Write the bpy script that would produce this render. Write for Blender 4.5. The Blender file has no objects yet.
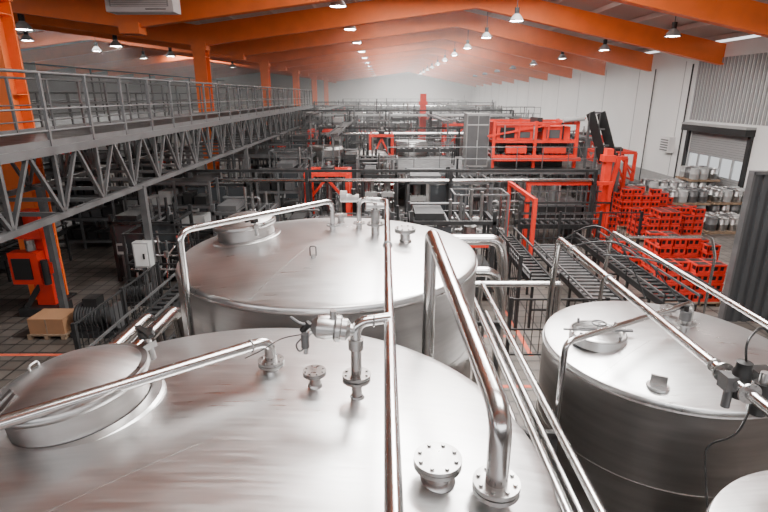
import bpy, math, random
from mathutils import Vector, Matrix
random.seed(7)
V=Vector
# ---------------------------------------------------------------- materials
def mat(name,col,metal=0.0,rough=0.5,var=0.12,scale=3.0,rvar=0.1,stretch=(1,1,1),emit=None,estr=0,spec=0.5,bump=0.0,big=0):
    m=bpy.data.materials.new(name); m.use_nodes=True
    nt=m.node_tree; b=nt.nodes['Principled BSDF']
    b.inputs['Base Color'].default_value=(*col,1); b.inputs['Metallic'].default_value=metal
    b.inputs['Roughness'].default_value=rough
    b.inputs['Specular IOR Level'].default_value=spec
    tc=nt.nodes.new('ShaderNodeTexCoord'); mp=nt.nodes.new('ShaderNodeMapping')
    mp.inputs['Scale'].default_value=stretch
    nt.links.new(tc.outputs['Object'],mp.inputs['Vector'])
    n=nt.nodes.new('ShaderNodeTexNoise'); n.inputs['Scale'].default_value=scale; n.inputs['Detail'].default_value=5
    nt.links.new(mp.outputs['Vector'],n.inputs['Vector'])
    cr=nt.nodes.new('ShaderNodeMapRange'); cr.inputs['To Min'].default_value=1-var; cr.inputs['To Max'].default_value=1+var
    cr.inputs['From Min'].default_value=.25; cr.inputs['From Max'].default_value=.75
    nt.links.new(n.outputs['Fac'],cr.inputs['Value'])
    mx=nt.nodes.new('ShaderNodeVectorMath'); mx.operation='SCALE'; mx.inputs[0].default_value=col
    nt.links.new(cr.outputs['Result'],mx.inputs['Scale']); nt.links.new(mx.outputs['Vector'],b.inputs['Base Color'])
    rr=nt.nodes.new('ShaderNodeMapRange'); rr.inputs['To Min'].default_value=max(0.03,rough-rvar); rr.inputs['To Max'].default_value=min(1,rough+rvar)
    rr.inputs['From Min'].default_value=.25; rr.inputs['From Max'].default_value=.75
    src=n.outputs['Fac']
    if big:
        n2=nt.nodes.new('ShaderNodeTexNoise'); n2.inputs['Scale'].default_value=big; n2.inputs['Detail'].default_value=4
        nt.links.new(tc.outputs['Object'],n2.inputs['Vector'])
        ad=nt.nodes.new('ShaderNodeMath'); ad.operation='ADD'; nt.links.new(n.outputs['Fac'],ad.inputs[0]); nt.links.new(n2.outputs['Fac'],ad.inputs[1])
        hf=nt.nodes.new('ShaderNodeMath'); hf.operation='MULTIPLY'; hf.inputs[1].default_value=.5; nt.links.new(ad.outputs[0],hf.inputs[0]); src=hf.outputs[0]
    nt.links.new(src,rr.inputs['Value']); nt.links.new(rr.outputs['Result'],b.inputs['Roughness'])
    if bump:
        bp=nt.nodes.new('ShaderNodeBump'); bp.inputs['Strength'].default_value=bump; bp.inputs['Distance'].default_value=0.01
        nt.links.new(n.outputs['Fac'],bp.inputs['Height']); nt.links.new(bp.outputs['Normal'],b.inputs['Normal'])
    if emit:
        b.inputs['Emission Color'].default_value=(*emit,1); b.inputs['Emission Strength'].default_value=estr
    return m
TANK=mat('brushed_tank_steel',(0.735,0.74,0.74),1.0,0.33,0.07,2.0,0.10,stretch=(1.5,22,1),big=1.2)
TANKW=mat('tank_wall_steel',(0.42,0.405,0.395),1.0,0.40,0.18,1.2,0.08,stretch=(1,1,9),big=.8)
PIPE=mat('polished_pipe_steel',(0.62,0.615,0.61),1.0,0.20,0.08,6,0.06)
CAST=mat('cast_fitting_steel',(0.46,0.455,0.45),1.0,0.34,0.15,12,0.1)
DSTEEL=mat('dark_steel',(0.035,0.035,0.036),0.5,0.5,0.3,3)
GSTEEL=mat('galvanised_steel',(0.15,0.15,0.152),0.6,0.45,0.2,3)
GPAINT=mat('grey_paint',(0.07,0.07,0.072),0.0,0.5,0.2,2)
LPAINT=mat('light_grey_paint',(0.36,0.36,0.355),0.0,0.45,0.12,2)
FARM=mat('haze_pale_machine_paint',(0.26,0.255,0.25),0.0,0.5,0.2,2)  # distance haze put into the colour of far machines; the cabinet shares it
WHITEP=mat('white_paint',(0.75,0.74,0.73),0.0,0.45,0.06,1)
BLACK=mat('black_plastic',(0.010,0.010,0.010),0.0,0.4,0.3,4)
ORANGE=mat('orange_paint',(0.88,0.175,0.028),0.0,0.5,0.10,1.2)
RED=mat('red_paint',(0.66,0.028,0.012),0.0,0.4,0.2,2)
CRATE=mat('red_crate_plastic',(0.58,0.024,0.014),0.0,0.45,0.3,4)
GLASS=mat('machine_window',(0.05,0.055,0.06),0.0,0.08,0.1,1,0.02)
CARD=mat('cardboard',(0.33,0.17,0.085),0.0,0.8,0.1,4)
WOOD=mat('pallet_wood',(0.25,0.17,0.11),0.0,0.8,0.3,6)
BULB=mat('lamp_bulb',(1,1,1),0,0.5,0,1,emit=(1,0.97,0.92),estr=110)
LINEM=mat('orange_floor_line',(0.6,0.10,0.05),0,0.6,0.2,6)
WLINE=mat('white_floor_line',(0.6,0.6,0.58),0,0.6,0.2,6)
CEIL=mat('ceiling_panel',(0.55,0.48,0.44),0,0.7,0.08,0.6)
WALLM=mat('white_wall_panel',(0.82,0.815,0.80),0,0.6,0.06,0.35)
WALLD=mat('dark_wall_panel',(0.10,0.098,0.095),0,0.7,0.15,0.3)
CLAD=mat('wall_cladding',(0.34,0.34,0.34),0.2,0.5,0.08,0.5)
PART=mat('partition_sheet',(0.075,0.078,0.082),0.3,0.5,0.15,0.8)
# floor tiles
FLOOR=bpy.data.materials.new('floor_tiles'); FLOOR.use_nodes=True
nt=FLOOR.node_tree; bs=nt.nodes['Principled BSDF']
tc=nt.nodes.new('ShaderNodeTexCoord'); br=nt.nodes.new('ShaderNodeTexBrick')
br.inputs['Scale'].default_value=1.0; br.inputs['Brick Width'].default_value=0.42; br.inputs['Row Height'].default_value=0.42
br.offset=0.0; br.inputs['Mortar Size'].default_value=0.022
br.inputs['Color1'].default_value=(0.16,0.137,0.12,1); br.inputs['Color2'].default_value=(0.10,0.085,0.074,1); br.inputs['Mortar'].default_value=(0.02,0.02,0.02,1)
nt.links.new(tc.outputs['Object'],br.inputs['Vector'])
ns=nt.nodes.new('ShaderNodeTexNoise'); ns.inputs['Scale'].default_value=0.6; ns.inputs['Detail'].default_value=6
nt.links.new(tc.outputs['Object'],ns.inputs['Vector'])
mr=nt.nodes.new('ShaderNodeMapRange'); mr.inputs['To Min'].default_value=0.4; mr.inputs['To Max'].default_value=1.4
nt.links.new(ns.outputs['Fac'],mr.inputs['Value'])
sc=nt.nodes.new('ShaderNodeVectorMath'); sc.operation='SCALE'
nt.links.new(br.outputs['Color'],sc.inputs[0]); nt.links.new(mr.outputs['Result'],sc.inputs['Scale'])
nt.links.new(sc.outputs['Vector'],bs.inputs['Base Color'])
r2=nt.nodes.new('ShaderNodeMapRange'); r2.inputs['To Min'].default_value=0.2; r2.inputs['To Max'].default_value=0.6
nt.links.new(ns.outputs['Fac'],r2.inputs['Value']); nt.links.new(r2.outputs['Result'],bs.inputs['Roughness'])

# ---------------------------------------------------------------- mesh builder
def frame(d):
    d=d.normalized()
    a=V((0,0,1)) if abs(d.z)<0.95 else V((1,0,0))
    u=d.cross(a).normalized(); w=u.cross(d).normalized()
    return u,w
class B:
    def __init__(s): s.v=[];s.f=[];s.m=[];s.mats=[]
    def mi(s,m):
        if m not in s.mats: s.mats.append(m)
        return s.mats.index(m)
    def add(s,vs,fs,m):
        o=len(s.v); k=s.mi(m)
        s.v.extend([V(x) for x in vs])
        for f in fs: s.f.append([i+o for i in f]); s.m.append(k)
    def bx(s,x0,y0,z0,x1,y1,z1,m):
        s.add([(x0,y0,z0),(x1,y0,z0),(x1,y1,z0),(x0,y1,z0),(x0,y0,z1),(x1,y0,z1),(x1,y1,z1),(x0,y1,z1)],
              [(0,3,2,1),(4,5,6,7),(0,1,5,4),(1,2,6,5),(2,3,7,6),(3,0,4,7)],m)
    def rbox(s,c,size,m,R):
        vs=[]
        for dz in(-1,1):
            for dx,dy in((-1,-1),(1,-1),(1,1),(-1,1)):
                vs.append(V(c)+R@V((dx*size[0]/2,dy*size[1]/2,dz*size[2]/2)))
        s.add(vs,[(0,3,2,1),(4,5,6,7),(0,1,5,4),(1,2,6,5),(2,3,7,6),(3,0,4,7)],m)
    def beam(s,p0,p1,w,h,m):
        p0=V(p0);p1=V(p1); u,t=frame(p1-p0); vs=[]
        for p in(p0,p1):
            for a,b in((-1,-1),(1,-1),(1,1),(-1,1)): vs.append(p+u*a*w/2+t*b*h/2)
        s.add(vs,[(0,1,2,3),(7,6,5,4),(0,4,5,1),(1,5,6,2),(2,6,7,3),(3,7,4,0)],m)
    def cyl(s,p0,p1,r,m,n=12,r2=None):
        p0=V(p0);p1=V(p1); r2=r if r2 is None else r2
        u,w=frame(p1-p0); vs=[]
        for p,q in((p0,r),(p1,r2)):
            for i in range(n):
                a=2*math.pi*i/n; vs.append(p+(u*math.cos(a)+w*math.sin(a))*q)
        fs=[(i,(i+1)%n,n+(i+1)%n,n+i) for i in range(n)]+[tuple(range(n))[::-1],tuple(range(n,2*n))]
        s.add(vs,fs,m)
    def tube(s,pts,r,m,n=14,fillet=None,seg=7):
        pts=[V(p) for p in pts]; fillet=r*2.5 if fillet is None else fillet
        path=[pts[0]]
        for i in range(1,len(pts)-1):
            a=pts[i-1]-pts[i]; b=pts[i+1]-pts[i]
            f=min(fillet,a.length*.48,b.length*.48)
            A=pts[i]+a.normalized()*f; C=pts[i]+b.normalized()*f
            for k in range(seg+1):
                t=k/seg; path.append(A*(1-t)**2+pts[i]*2*t*(1-t)+C*t*t)
        path.append(pts[-1])
        d=(path[1]-path[0]).normalized(); u,_=frame(d); vs=[]
        for i,p in enumerate(path):
            if i==0: t=path[1]-path[0]
            elif i==len(path)-1: t=path[-1]-path[-2]
            else: t=(path[i+1]-path[i]).normalized()+(path[i]-path[i-1]).normalized()
            t.normalize(); u=(u-t*u.dot(t)).normalized(); w=t.cross(u)
            for k in range(n):
                a=2*math.pi*k/n; vs.append(p+(u*math.cos(a)+w*math.sin(a))*r)
        L=len(path); fs=[]
        for i in range(L-1):
            for k in range(n): fs.append((i*n+k,i*n+(k+1)%n,(i+1)*n+(k+1)%n,(i+1)*n+k))
        fs+= [tuple(range(n))[::-1], tuple(range((L-1)*n,L*n))]
        s.add(vs,fs,m)
    def lathe(s,o,prof,m,n=40,R=None):
        R=R or Matrix.Identity(3); o=V(o); vs=[];fs=[]
        for (r,z) in prof:
            for i in range(n):
                a=2*math.pi*i/n; vs.append(o+R@V((r*math.cos(a),r*math.sin(a),z)))
        for j in range(len(prof)-1):
            for i in range(n): fs.append((j*n+i,j*n+(i+1)%n,(j+1)*n+(i+1)%n,(j+1)*n+i))
        s.add(vs,fs,m)
    def torus(s,o,R0,r,m,R=None,n=32,k=8):
        s.lathe(o,[(R0+r*math.cos(2*math.pi*i/k),r*math.sin(2*math.pi*i/k)) for i in range(k+1)],m,n,R)
    def flange(s,p,d,r,m,th=None,nb=8,n=28,pair=False):
        p=V(p);d=V(d).normalized();th=th or r*0.2
        s.cyl(p,p+d*th,r,m,n)
        u,w=frame(d)
        a0=-th*0.45
        for i in range(nb):
            a=2*math.pi*(i+.5)/nb; c=p+(u*math.cos(a)+w*math.sin(a))*r*0.78
            s.cyl(c+d*a0,c+d*(th*1.5),r*0.095,CAST,6)
    def finish(s,name,parent=None,sharp=35):
        me=bpy.data.meshes.new(name)
        lo=V((min(v.x for v in s.v),min(v.y for v in s.v),min(v.z for v in s.v)))
        hi=V((max(v.x for v in s.v),max(v.y for v in s.v),max(v.z for v in s.v)))
        c=V(((lo.x+hi.x)/2,(lo.y+hi.y)/2,lo.z))
        me.from_pydata([v-c for v in s.v],[],s.f)
        for m in s.mats: me.materials.append(m)
        me.polygons.foreach_set('material_index',s.m)
        me.polygons.foreach_set('use_smooth',[True]*len(s.f))
        me.update()
        me.set_sharp_from_angle(angle=math.radians(sharp))
        ob=bpy.data.objects.new(name,me); bpy.context.scene.collection.objects.link(ob)
        if parent:
            ob.parent=parent; ob.location=c-parent.location
        else: ob.location=c
        return ob

# ---------------------------------------------------------------- room shell
YB,YF,XR,XL=-12.0,115.0,18.9,-40.0
b=B(); b.bx(XL-.3,YB-.3,-0.3,XR+.3,YF+.3,0,FLOOR); b.finish('floor')
b=B(); b.bx(XL,YF,0,XR,YF+.3,12,WALLM); b.finish('wall_far')
b=B(); b.bx(XL,YB-.3,0,XR,YB,12,WALLD); b.finish('wall_back')
b=B(); b.bx(XL-.3,YB,0,XL,YF,9.6,WALLD); b.finish('wall_left')
DY0,DY1,DZ=26.9,32.2,4.0
b=B()
b.bx(XR,YB,0,XR+.3,DY0,8.8,WALLM); b.bx(XR,DY1,0,XR+.3,YF,8.8,WALLM); b.bx(XR,DY0,DZ,XR+.3,DY1,8.8,WALLM)
for i in range(70):
    y=12+i*0.3
    if y<32.6: b.bx(XR-.06,y,4.55,XR,y+.16,8.0,CLAD)
for i in range(14):
    y=34+i*6
    b.bx(XR-.02,y-.02,0,XR,y+.02,8,CLAD)
b.finish('wall_right')
b=B(); b.bx(XR-.1,DY1+.4,0,XR,YF,0.9,LPAINT); b.finish('baseboard_right')
# roller door
b=B()
b.bx(XR-.15,DY0-.25,0,XR,DY0,DZ+.1,DSTEEL); b.bx(XR-.15,DY1,0,XR,DY1+.25,DZ+.1,DSTEEL)
b.bx(XR-.5,DY0-.3,DZ-.05,XR,DY1+.3,DZ+.3,DSTEEL); b.bx(XR-.52,DY0-.3,DZ+.3,XR,DY1+.3,DZ+.42,LPAINT)
for i in range(30):
    z=DZ-.2-i*0.13
    if 10<=i<=17: continue
    b.bx(XR+.05,DY0,z,XR+.10,DY1,z+.115,CLAD); b.bx(XR+.07,DY0,z-.02,XR+.09,DY1,z+.14,GPAINT)
for j in range(6):
    y=DY0+j*(DY1-DY0)/5
    b.bx(XR+.04,y-.07,DZ-.2-17*.13-.05,XR+.11,y+.07,DZ-.2-9*.13,CLAD)
b.finish('door_1')
b=B(); b.bx(XR+.3,10,-.3,XR+40,60,-.02,LPAINT)
b.finish('ground_outside')
# roof
def zr(x):
    if x>=-10.2:
        return 10.6-(x-5)*0.209 if x>5 else 10.6-(5-x)*0.128
    return 8.65+(-10.2-x)*0.13 if x>-25 else 8.65+14.8*0.13-(-25-x)*0.13
b=B()
xs=[XL,-25,-10.2,5,XR]
for i in range(4):
    x0,x1=xs[i],xs[i+1]; z0,z1=zr(x0)+1.25,zr(x1)+1.25
    b.add([(x0,YB,z0),(x1,YB,z1),(x1,YF,z1),(x0,YF,z0),(x0,YB,z0+.2),(x1,YB,z1+.2),(x1,YF,z1+.2),(x0,YF,z0+.2)],
      [(0,3,2,1),(4,5,6,7),(0,1,5,4),(1,2,6,5),(2,3,7,6),(3,0,4,7)],CEIL)
b.finish('ceiling')
b=B()
x=XL+1
while x<XR:
    z=zr(x)+1.1; b.bx(x-.06,YB,z-.1,x+.06,YF,z+.14,CEIL); x+=2.2
b.finish('ceiling_purlins')
byk=[14.5+8*k for k in range(-3,13)]
for y in byk:
    b=B()
    for (xa,xb) in ((XL,-25),(-25,-10.2),(-10.2,5),(5,XR)):
        za,zb=zr(xa),zr(xb); h=1.0; w=.14
        b.add([(xa,y-w,za),(xb,y-w,zb),(xb,y+w,zb),(xa,y+w,za),(xa,y-w,za+h),(xb,y-w,zb+h),(xb,y+w,zb+h),(xa,y+w,za+h)],
          [(0,3,2,1),(4,5,6,7),(0,1,5,4),(1,2,6,5),(2,3,7,6),(3,0,4,7)],ORANGE)
        b.add([(xa,y-.22,za-.1),(xb,y-.22,zb-.1),(xb,y+.22,zb-.1),(xa,y+.22,za-.1),(xa,y-.22,za),(xb,y-.22,zb),(xb,y+.22,zb),(xa,y+.22,za)],
          [(0,3,2,1),(4,5,6,7),(0,1,5,4),(1,2,6,5),(2,3,7,6),(3,0,4,7)],ORANGE)
    b.bx(-10.6,y-.35,8.35,-9.8,y+.35,8.75,ORANGE)
    b.finish('roof_beam')
for k in range(-1,6):
    y=14.5+16*k
    b=B()
    x=-10.2
    b.bx(x-.34,y-.36,0,x+.34,y-.30,8.5,ORANGE); b.bx(x-.34,y+.30,0,x+.34,y+.36,8.5,ORANGE); b.bx(x-.05,y-.3,0,x+.05,y+.3,8.5,ORANGE)
    b.bx(x-.5,y-.5,0,x+.5,y+.5,.06,DSTEEL)
    for z in (2,4,6,8): b.bx(x-.34,y-.3,z,x+.34,y+.3,z+.03,ORANGE)
    b.finish('orange_column')
# red lifting machine in front of the first column
b=B(); x,y=-9.75,13.6
b.bx(x-.55,y-.35,0,x+.55,y+.35,.25,DSTEEL); b.bx(x-.18,y-.05,.25,x+.32,y+.3,3.0,RED)
b.bx(x-.5,y-.38,1.0,x+.3,y-.02,1.9,RED); b.bx(x-.4,y-.42,1.15,x+.1,y-.38,1.75,BLACK)
b.bx(x+.3,y-.3,1.3,x+.62,y+.1,1.62,RED); b.cyl((x+.45,y-.35,1.0),(x+.45,y-.35,1.7),.09,DSTEEL,12)
b.beam((x-.4,y-.2,.25),(x+.1,y+.1,1.1),.12,.14,DSTEEL); b.bx(x-.35,y-.2,2.25,x+.4,y+.05,2.55,RED); b.bx(x-.6,y-.3,2.6,x-.1,y+.1,2.95,DSTEEL)
b.cyl((x+.1,y-.25,1.95),(x+.1,y-.25,2.25),.12,CAST,12)
b.finish('red_lift_machine')

# ---------------------------------------------------------------- pendant lamps
def lamp(x,y,z):
    b=B()
    top=zr(x)+1.0
    b.cyl((x,y,z+.62),(x,y,top),0.02,DSTEEL,6)
    b.cyl((x,y,z+.32),(x,y,z+.62),0.12,DSTEEL,12)
    b.lathe((x,y,z),[(.36,0),(.345,.04),(.29,.14),(.19,.26),(.12,.33)],LPAINT,20)
    b.lathe((x,y,z+.01),[(.33,0),(.28,.13),(.18,.25),(.02,.3)],BULB,20)
    b.lathe((x,y,z+.06),[(.32,0),(.01,-.05)],BULB,20)
    b.lathe((x,y,z),[(.37,-.02),(.39,0),(.37,.02),(.35,0),(.37,-.02)],DSTEEL,20)
    b.finish('pendant_lamp')
for (x,z,y0,n) in ((6.75,9.6,20.4,11),(-1.96,9.6,23.9,11),(13.9,8.7,18.6,9),(-15.6,8.7,24.0,5),(-22,9.2,26,4)):
    for i in range(n): lamp(x,y0+8*i,z)

# ---------------------------------------------------------------- tanks
def ztop(t,x,y):
    cx,cy,R,zr_,rise=t
    return zr_+rise*(1-((x-cx)**2+(y-cy)**2)/R**2)
def tank(t,name='stainless_steel_tank'):
    cx,cy,R,z0,rise=t
    b=B()
    pr=[(0.002,z0+rise)]
    for i in range(1,25):
        r=R*0.985*i/24; pr.append((r,z0+rise*(1-(r/R)**2)))
    pr=pr[::-1]
    kn=[(R,z0-.06),(R,z0-.035),(R*.997,z0-.012),(R*.992,z0)]
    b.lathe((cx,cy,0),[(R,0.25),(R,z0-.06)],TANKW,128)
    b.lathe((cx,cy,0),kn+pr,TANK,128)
    b.lathe((cx,cy,0),[(R-.05,0.0),(R+.02,0.0),(R+.02,.25),(R,.25)],DSTEEL,96)
    for z in (z0-.9,z0-2.1,z0-3.3):
        if z>0.3: b.torus((cx,cy,z),R,.005,TANKW,n=96,k=6)
    b.torus((cx,cy,z0-.062),R+.001,.012,CAST,n=128,k=6)
    return b.finish(name)
T1=(-.84,2.11,1.67,4.20,.20)
T2=(-.63,5.75,1.70,4.25,.22)
T3=(3.05,5.02,1.25,3.40,.15)
T4=(3.04,1.98,1.16,3.36,.12)
t1,t2,t3,t4=tank(T1),tank(T2),tank(T3),tank(T4)

def seam(t,parent,a0,r0,r1):
    b=B(); cx,cy=t[0],t[1]; N=12; pts=[]
    for i in range(N+1):
        r=r0+(r1-r0)*i/N; x=cx+r*math.cos(a0); y=cy+r*math.sin(a0); pts.append((x,y,ztop(t,x,y)-.0012))
    b.tube(pts,.0026,CAST,6,fillet=.01,seg=1); b.finish('weld_seam',parent)
seam(T1,t1,math.radians(218),.05,1.64)
seam(T2,t2,math.radians(250),.4,1.66); seam(T3,t3,math.radians(215),.3,1.22)

def manway(t,parent,x,y,r,tilt,az,neck=.14,handdir=0.6):
    b=B(); z=ztop(t,x,y)
    R=Matrix.Rotation(az,3,'Z')@Matrix.Rotation(tilt,3,'Y')
    o=V((x,y,z-.06))
    b.lathe(o,[(r*1.22,.0),(r*1.22,.05),(r*1.18,.065),(r*1.02,.075)],TANK,56,R)
    b.lathe(o,[(r,0),(r,neck+.06)],TANKW,56,R)
    b.lathe(o,[(r,neck+.04),(r*1.09,neck+.04),(r*1.11,neck+.05),(r*1.11,neck+.075),(r*1.09,neck+.085),(r*1.0,neck+.09)],CAST,56,R)
    dome=[(r*1.0,neck+.09)]
    for i in range(1,15):
        q=r*1.0*(1-i/14); dome.append((max(q,.002),neck+.09+.10*(1-(q/r)**2)))
    b.lathe(o,dome,TANK,56,R)
    def P(a,rr,zz): return o+R@V((math.cos(a)*rr,math.sin(a)*rr,zz))
    for a in (handdir,):
        b.beam(P(a,r*1.0,neck+.07),P(a,r*1.32,neck+.08),.05,.04,CAST)
        b.cyl(P(a,r*1.22,neck-.02),P(a,r*1.22,neck+.17),.018,CAST,12)
        b.cyl(P(a,r*1.22,neck+.13),P(a,r*1.22,neck+.17),.045,BLACK,12)
        b.beam(P(a-.25,r*1.22,neck+.16),P(a+.2,r*1.22,neck+.18),.03,.02,BLACK)
    for a in (handdir+math.pi-.12,handdir+math.pi+.12):
        b.beam(P(a,r*.75,neck+.14),P(a,r*1.25,neck+.03),.03,.02,CAST)
    b.cyl(P(handdir+math.pi-.25,r*1.22,neck+.05),P(handdir+math.pi+.25,r*1.22,neck+.05),.015,CAST,10)
    b.tube([P(handdir+2.0,r*.62,neck+.13),P(handdir+2.0,r*.62,neck+.18),P(handdir+2.3,r*.62,neck+.18),P(handdir+2.3,r*.62,neck+.13)],.006,CAST,8,fillet=.02)
    b.finish('manway_hatch',parent)
manway(T1,t1,-1.66,2.45,.35,-.13,.1,.17,.75)
manway(T2,t2,-1.62,5.86,.33,-.12,0,.16,-1.0)
def stub(t,parent,x,y,r,h,pr,blind=True):
    b=B(); z=ztop(t,x,y)
    b.cyl((x,y,z-.02),(x,y,z+h),pr,PIPE,24)
    b.lathe((x,y,z),[(pr*1.25,-.005),(pr*1.15,.012),(pr,.02)],CAST,24)
    b.flange((x,y,z+h-.02),(0,0,1),r,CAST,r*.17)
    b.flange((x,y,z+h-.02+r*.2),(0,0,1),r,CAST,r*.17)
    b.finish('flanged_nozzle',parent)
    return z+h+r*.2
stub(T1,t1,.244,1.93,.110,.10,.068)
stub(T1,t1,-.405,2.63,.068,.10,.035)
stub(T2,t2,.24,5.6,.12,.13,.06)
stub(T2,t2,-.55,6.35,.08,.1,.04)
stub(T3,t3,3.35,5.55,.09,.09,.05)
b=B(); z=ztop(T2,-.72,4.95)
b.cyl((-.72,4.95,z-.01),(-.72,4.95,z+.03),.025,CAST,12); b.tube([(-.75,4.95,z+.02),(-.75,4.95,z+.12),(-.69,4.95,z+.12),(-.69,4.95,z+.02)],.007,GSTEEL,8,fillet=.02)
b.finish('lifting_lug',t2)
b=B(); x,y=2.30,4.98; z=ztop(T3,x,y)-.02
b.lathe((x,y,z),[(.29,0),(.29,.09),(.27,.10),(.25,.09),(.25,.05),(.22,.05),(.18,.075),(.002,.085)],TANK,48)
b.torus((x,y,z+.095),.275,.015,CAST,n=48)
for a in range(4):
    an=a*math.pi/2+.5; b.cyl((x+.27*math.cos(an),y+.27*math.sin(an),z+.05),(x+.27*math.cos(an),y+.27*math.sin(an),z+.15),.014,GSTEEL,8)
b.beam((x-.2,y+.05,z+.12),(x+.36,y-.02,z+.12),.04,.02,GSTEEL)
b.cyl((x,y,z+.08),(x,y,z+.2),.014,CAST,8); b.torus((x,y,z+.2),.07,.009,GSTEEL)
b.tube([(x,y,z+.11),(x-.38,y-.02,z+.14)],.012,GSTEEL,8)
b.finish('round_hatch',t3)
b=B()
for an in (-2.1,-.6,):
    x=T3[0]+1.05*math.cos(an); y=T3[1]+1.05*math.sin(an); z=ztop(T3,x,y)
    b.rbox((x,y,z+.05),(.14,.02,.12),CAST,Matrix.Rotation(an+1.57,3,'Z')); b.cyl((x,y,z-.01),(x,y,z+.012),.10,TANK,20)
b.finish('lifting_lug',t3)

# ---------------------------------------------------------------- process pipes on the tanks
b=B()
zA=4.80; xA=.03
zt=ztop(T2,-.30,5.95)
b.tube([(xA,-2.5,zA),(xA,6.0,zA),(-.30,6.0,zA+.02),(-.30,6.0,zt+.1)],.030,PIPE,18,fillet=.09)
b.flange((-.30,6.0,zt+.06),(0,0,1),.075,CAST); b.cyl((-.30,6.0,zt-.02),(-.30,6.0,zt+.08),.035,PIPE,16)
for y in (.9,4.1): b.torus((xA,y,zA),.034,.008,CAST,Matrix.Rotation(math.pi/2,3,'X'),20,6)
b.finish('product_pipe')
b=B()
zt=ztop(T2,-.12,6.0)
b.cyl((-.10,5.75,zt-.03),(-.10,5.75,zt+.14),.05,PIPE,16); b.flange((-.10,5.75,zt+.12),(0,0,1),.1,CAST)
b.cyl((-.10,5.75,zt+.14),(-.10,5.75,zt+.30),.05,CAST,18); b.cyl((-.10,5.75,zt+.30),(-.10,5.75,zt+.38),.03,CAST,12)
b.cyl((-.20,5.75,zt+.34),(.0,5.75,zt+.34),.03,CAST,16)
b.cyl((-.44,6.0,zA+.03),(-.30,6.0,zA+.03),.05,CAST,16); b.cyl((-.52,6.0,zA+.05),(-.44,6.0,zA+.05),.07,CAST,18)
b.cyl((-.36,6.0,zA+.05),(-.36,6.0,zA+.14),.03,BLACK,12)
b.finish('safety_valve',t2)
b=B()
zb=ztop(T1,.50,1.86)
b.tube([(.50,1.86,zb+.04),(.50,1.86,4.70),(.37,3.88,4.98),(.37,3.88,.6),(.9,3.88,.4)],.050,PIPE,24,fillet=.13,seg=10)
b.cyl((.50,1.86,zb-.03),(.50,1.86,zb+.06),.056,PIPE,24)
b.flange((.50,1.86,zb+.05),(0,0,1),.105,CAST); b.flange((.50,1.86,zb+.078),(0,0,1),.105,CAST)
b.bx(.84,3.8,0,.96,3.96,.36,DSTEEL)
b.finish('vent_pipe')
b=B()
zc=ztop(T1,-.70,2.82)
d=V((-1.0,-.78,0)).normalized(); e=V((-.70,2.82,4.57))
b.tube([(-.70,2.82,zc+.03),e,e+d*3.4],.034,PIPE,20,fillet=.09,seg=9)
b.cyl((-.70,2.82,zc-.03),(-.70,2.82,zc+.05),.04,PIPE,20)
b.flange((-.70,2.82,zc+.04),(0,0,1),.080,CAST); b.flange((-.70,2.82,zc+.06),(0,0,1),.080,CAST)
b.torus(e+d*.12,.036,.005,CAST,Matrix.Rotation(math.atan2(d.y,d.x),3,'Z')@Matrix.Rotation(math.pi/2,3,'Y'),20,6)
b.finish('cleaning_pipe')
b=B()
x,y=-.155,2.54; z=ztop(T1,x,y)
b.cyl((x,y,z-.03),(x,y,z+.17),.03,PIPE,20); b.lathe((x,y,z),[(.045,-.005),(.035,.012)],CAST,20)
b.flange((x,y,z+.11),(0,0,1),.080,CAST); b.flange((x,y,z+.135),(0,0,1),.080,CAST)
b.tube([(x,y,z+.15),(x,y,zA+.02),(xA,y+.06,zA+.02)],.030,PIPE,18,fillet=.07)
b.torus((x+.1,y+.03,zA+.015),.03,.006,CAST,Matrix.Rotation(math.pi/2,3,'Y'),20,6)
b.cyl((x,y,zA-.14),(x,y,zA-.08),.042,CAST,20)
R=Matrix.Rotation(-math.pi/2+.12,3,'Y')
b.lathe((x-.0,y,zA-.03),[(.028,0),(.035,.03),(.062,.05),(.062,.078),(.075,.085),(.075,.108),(.058,.12),(.068,.16),(.062,.21),(.035,.24),(.001,.245)],CAST,28,R)
b.cyl((x-.12,y,zA+.03),(x-.12,y,zA+.09),.018,CAST,12)
b.tube([(x-.2,y,zA-.02),(x-.26,y-.04,zA-.03),(x-.27,y-.06,zA-.14)],.012,CAST,10,fillet=.03)
b.tube([(x-.18,y,zA-.0),(x-.30,y-.02,zA+.02),(x-.35,y-.02,zA+.06)],.009,GSTEEL,8,fillet=.02)
b.cyl((x-.27,y-.06,zA-.10),(x-.27,y-.06,zA-.02),.022,GSTEEL,12)
b.tube([(x-.29,y-.03,zA-.06),(x-.33,y-.03,zA-.10),(x-.31,y-.03,zA-.15),(x-.27,y-.03,zA-.11),(x-.29,y-.03,zA-.06)],.005,GSTEEL,8,fillet=.03)
b.cyl((x-.29,y-.01,zA-.03),(x-.25,y-.01,zA+.02),.02,BLACK,12)
b.tube([(x-.27,y-.04,zA-.03),(x-.4,y-.05,zA-.05),(x-.5,y-.05,zA-.12),(x-.62,y-.0,zA-.20)],.003,BLACK,6,fillet=.05)
b.finish('control_valve',t1)
b=B()
zt=ztop(T2,-.61,5.9)
b.tube([(-.61,5.9,zt+.02),(-.61,5.9,4.82),(-1.80,4.33,4.86),(-1.80,4.33,.5),(-2.3,4.33,.3)],.030,PIPE,16,fillet=.12,seg=9)
b.flange((-.61,5.9,zt+.05),(0,0,1),.075,CAST); b.cyl((-.61,5.9,zt-.02),(-.61,5.9,zt+.05),.035,PIPE,16)
b.bx(-2.36,4.26,0,-2.24,4.4,.28,DSTEEL)
b.finish('overflow_pipe')
b=B()
b.tube([(3.40,5.20,ztop(T3,3.4,5.2)+.02),(3.40,5.20,3.82),(1.66,4.20,3.85),(1.66,4.20,.5),(1.66,3.7,.3)],.030,PIPE,16,fillet=.10)
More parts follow.
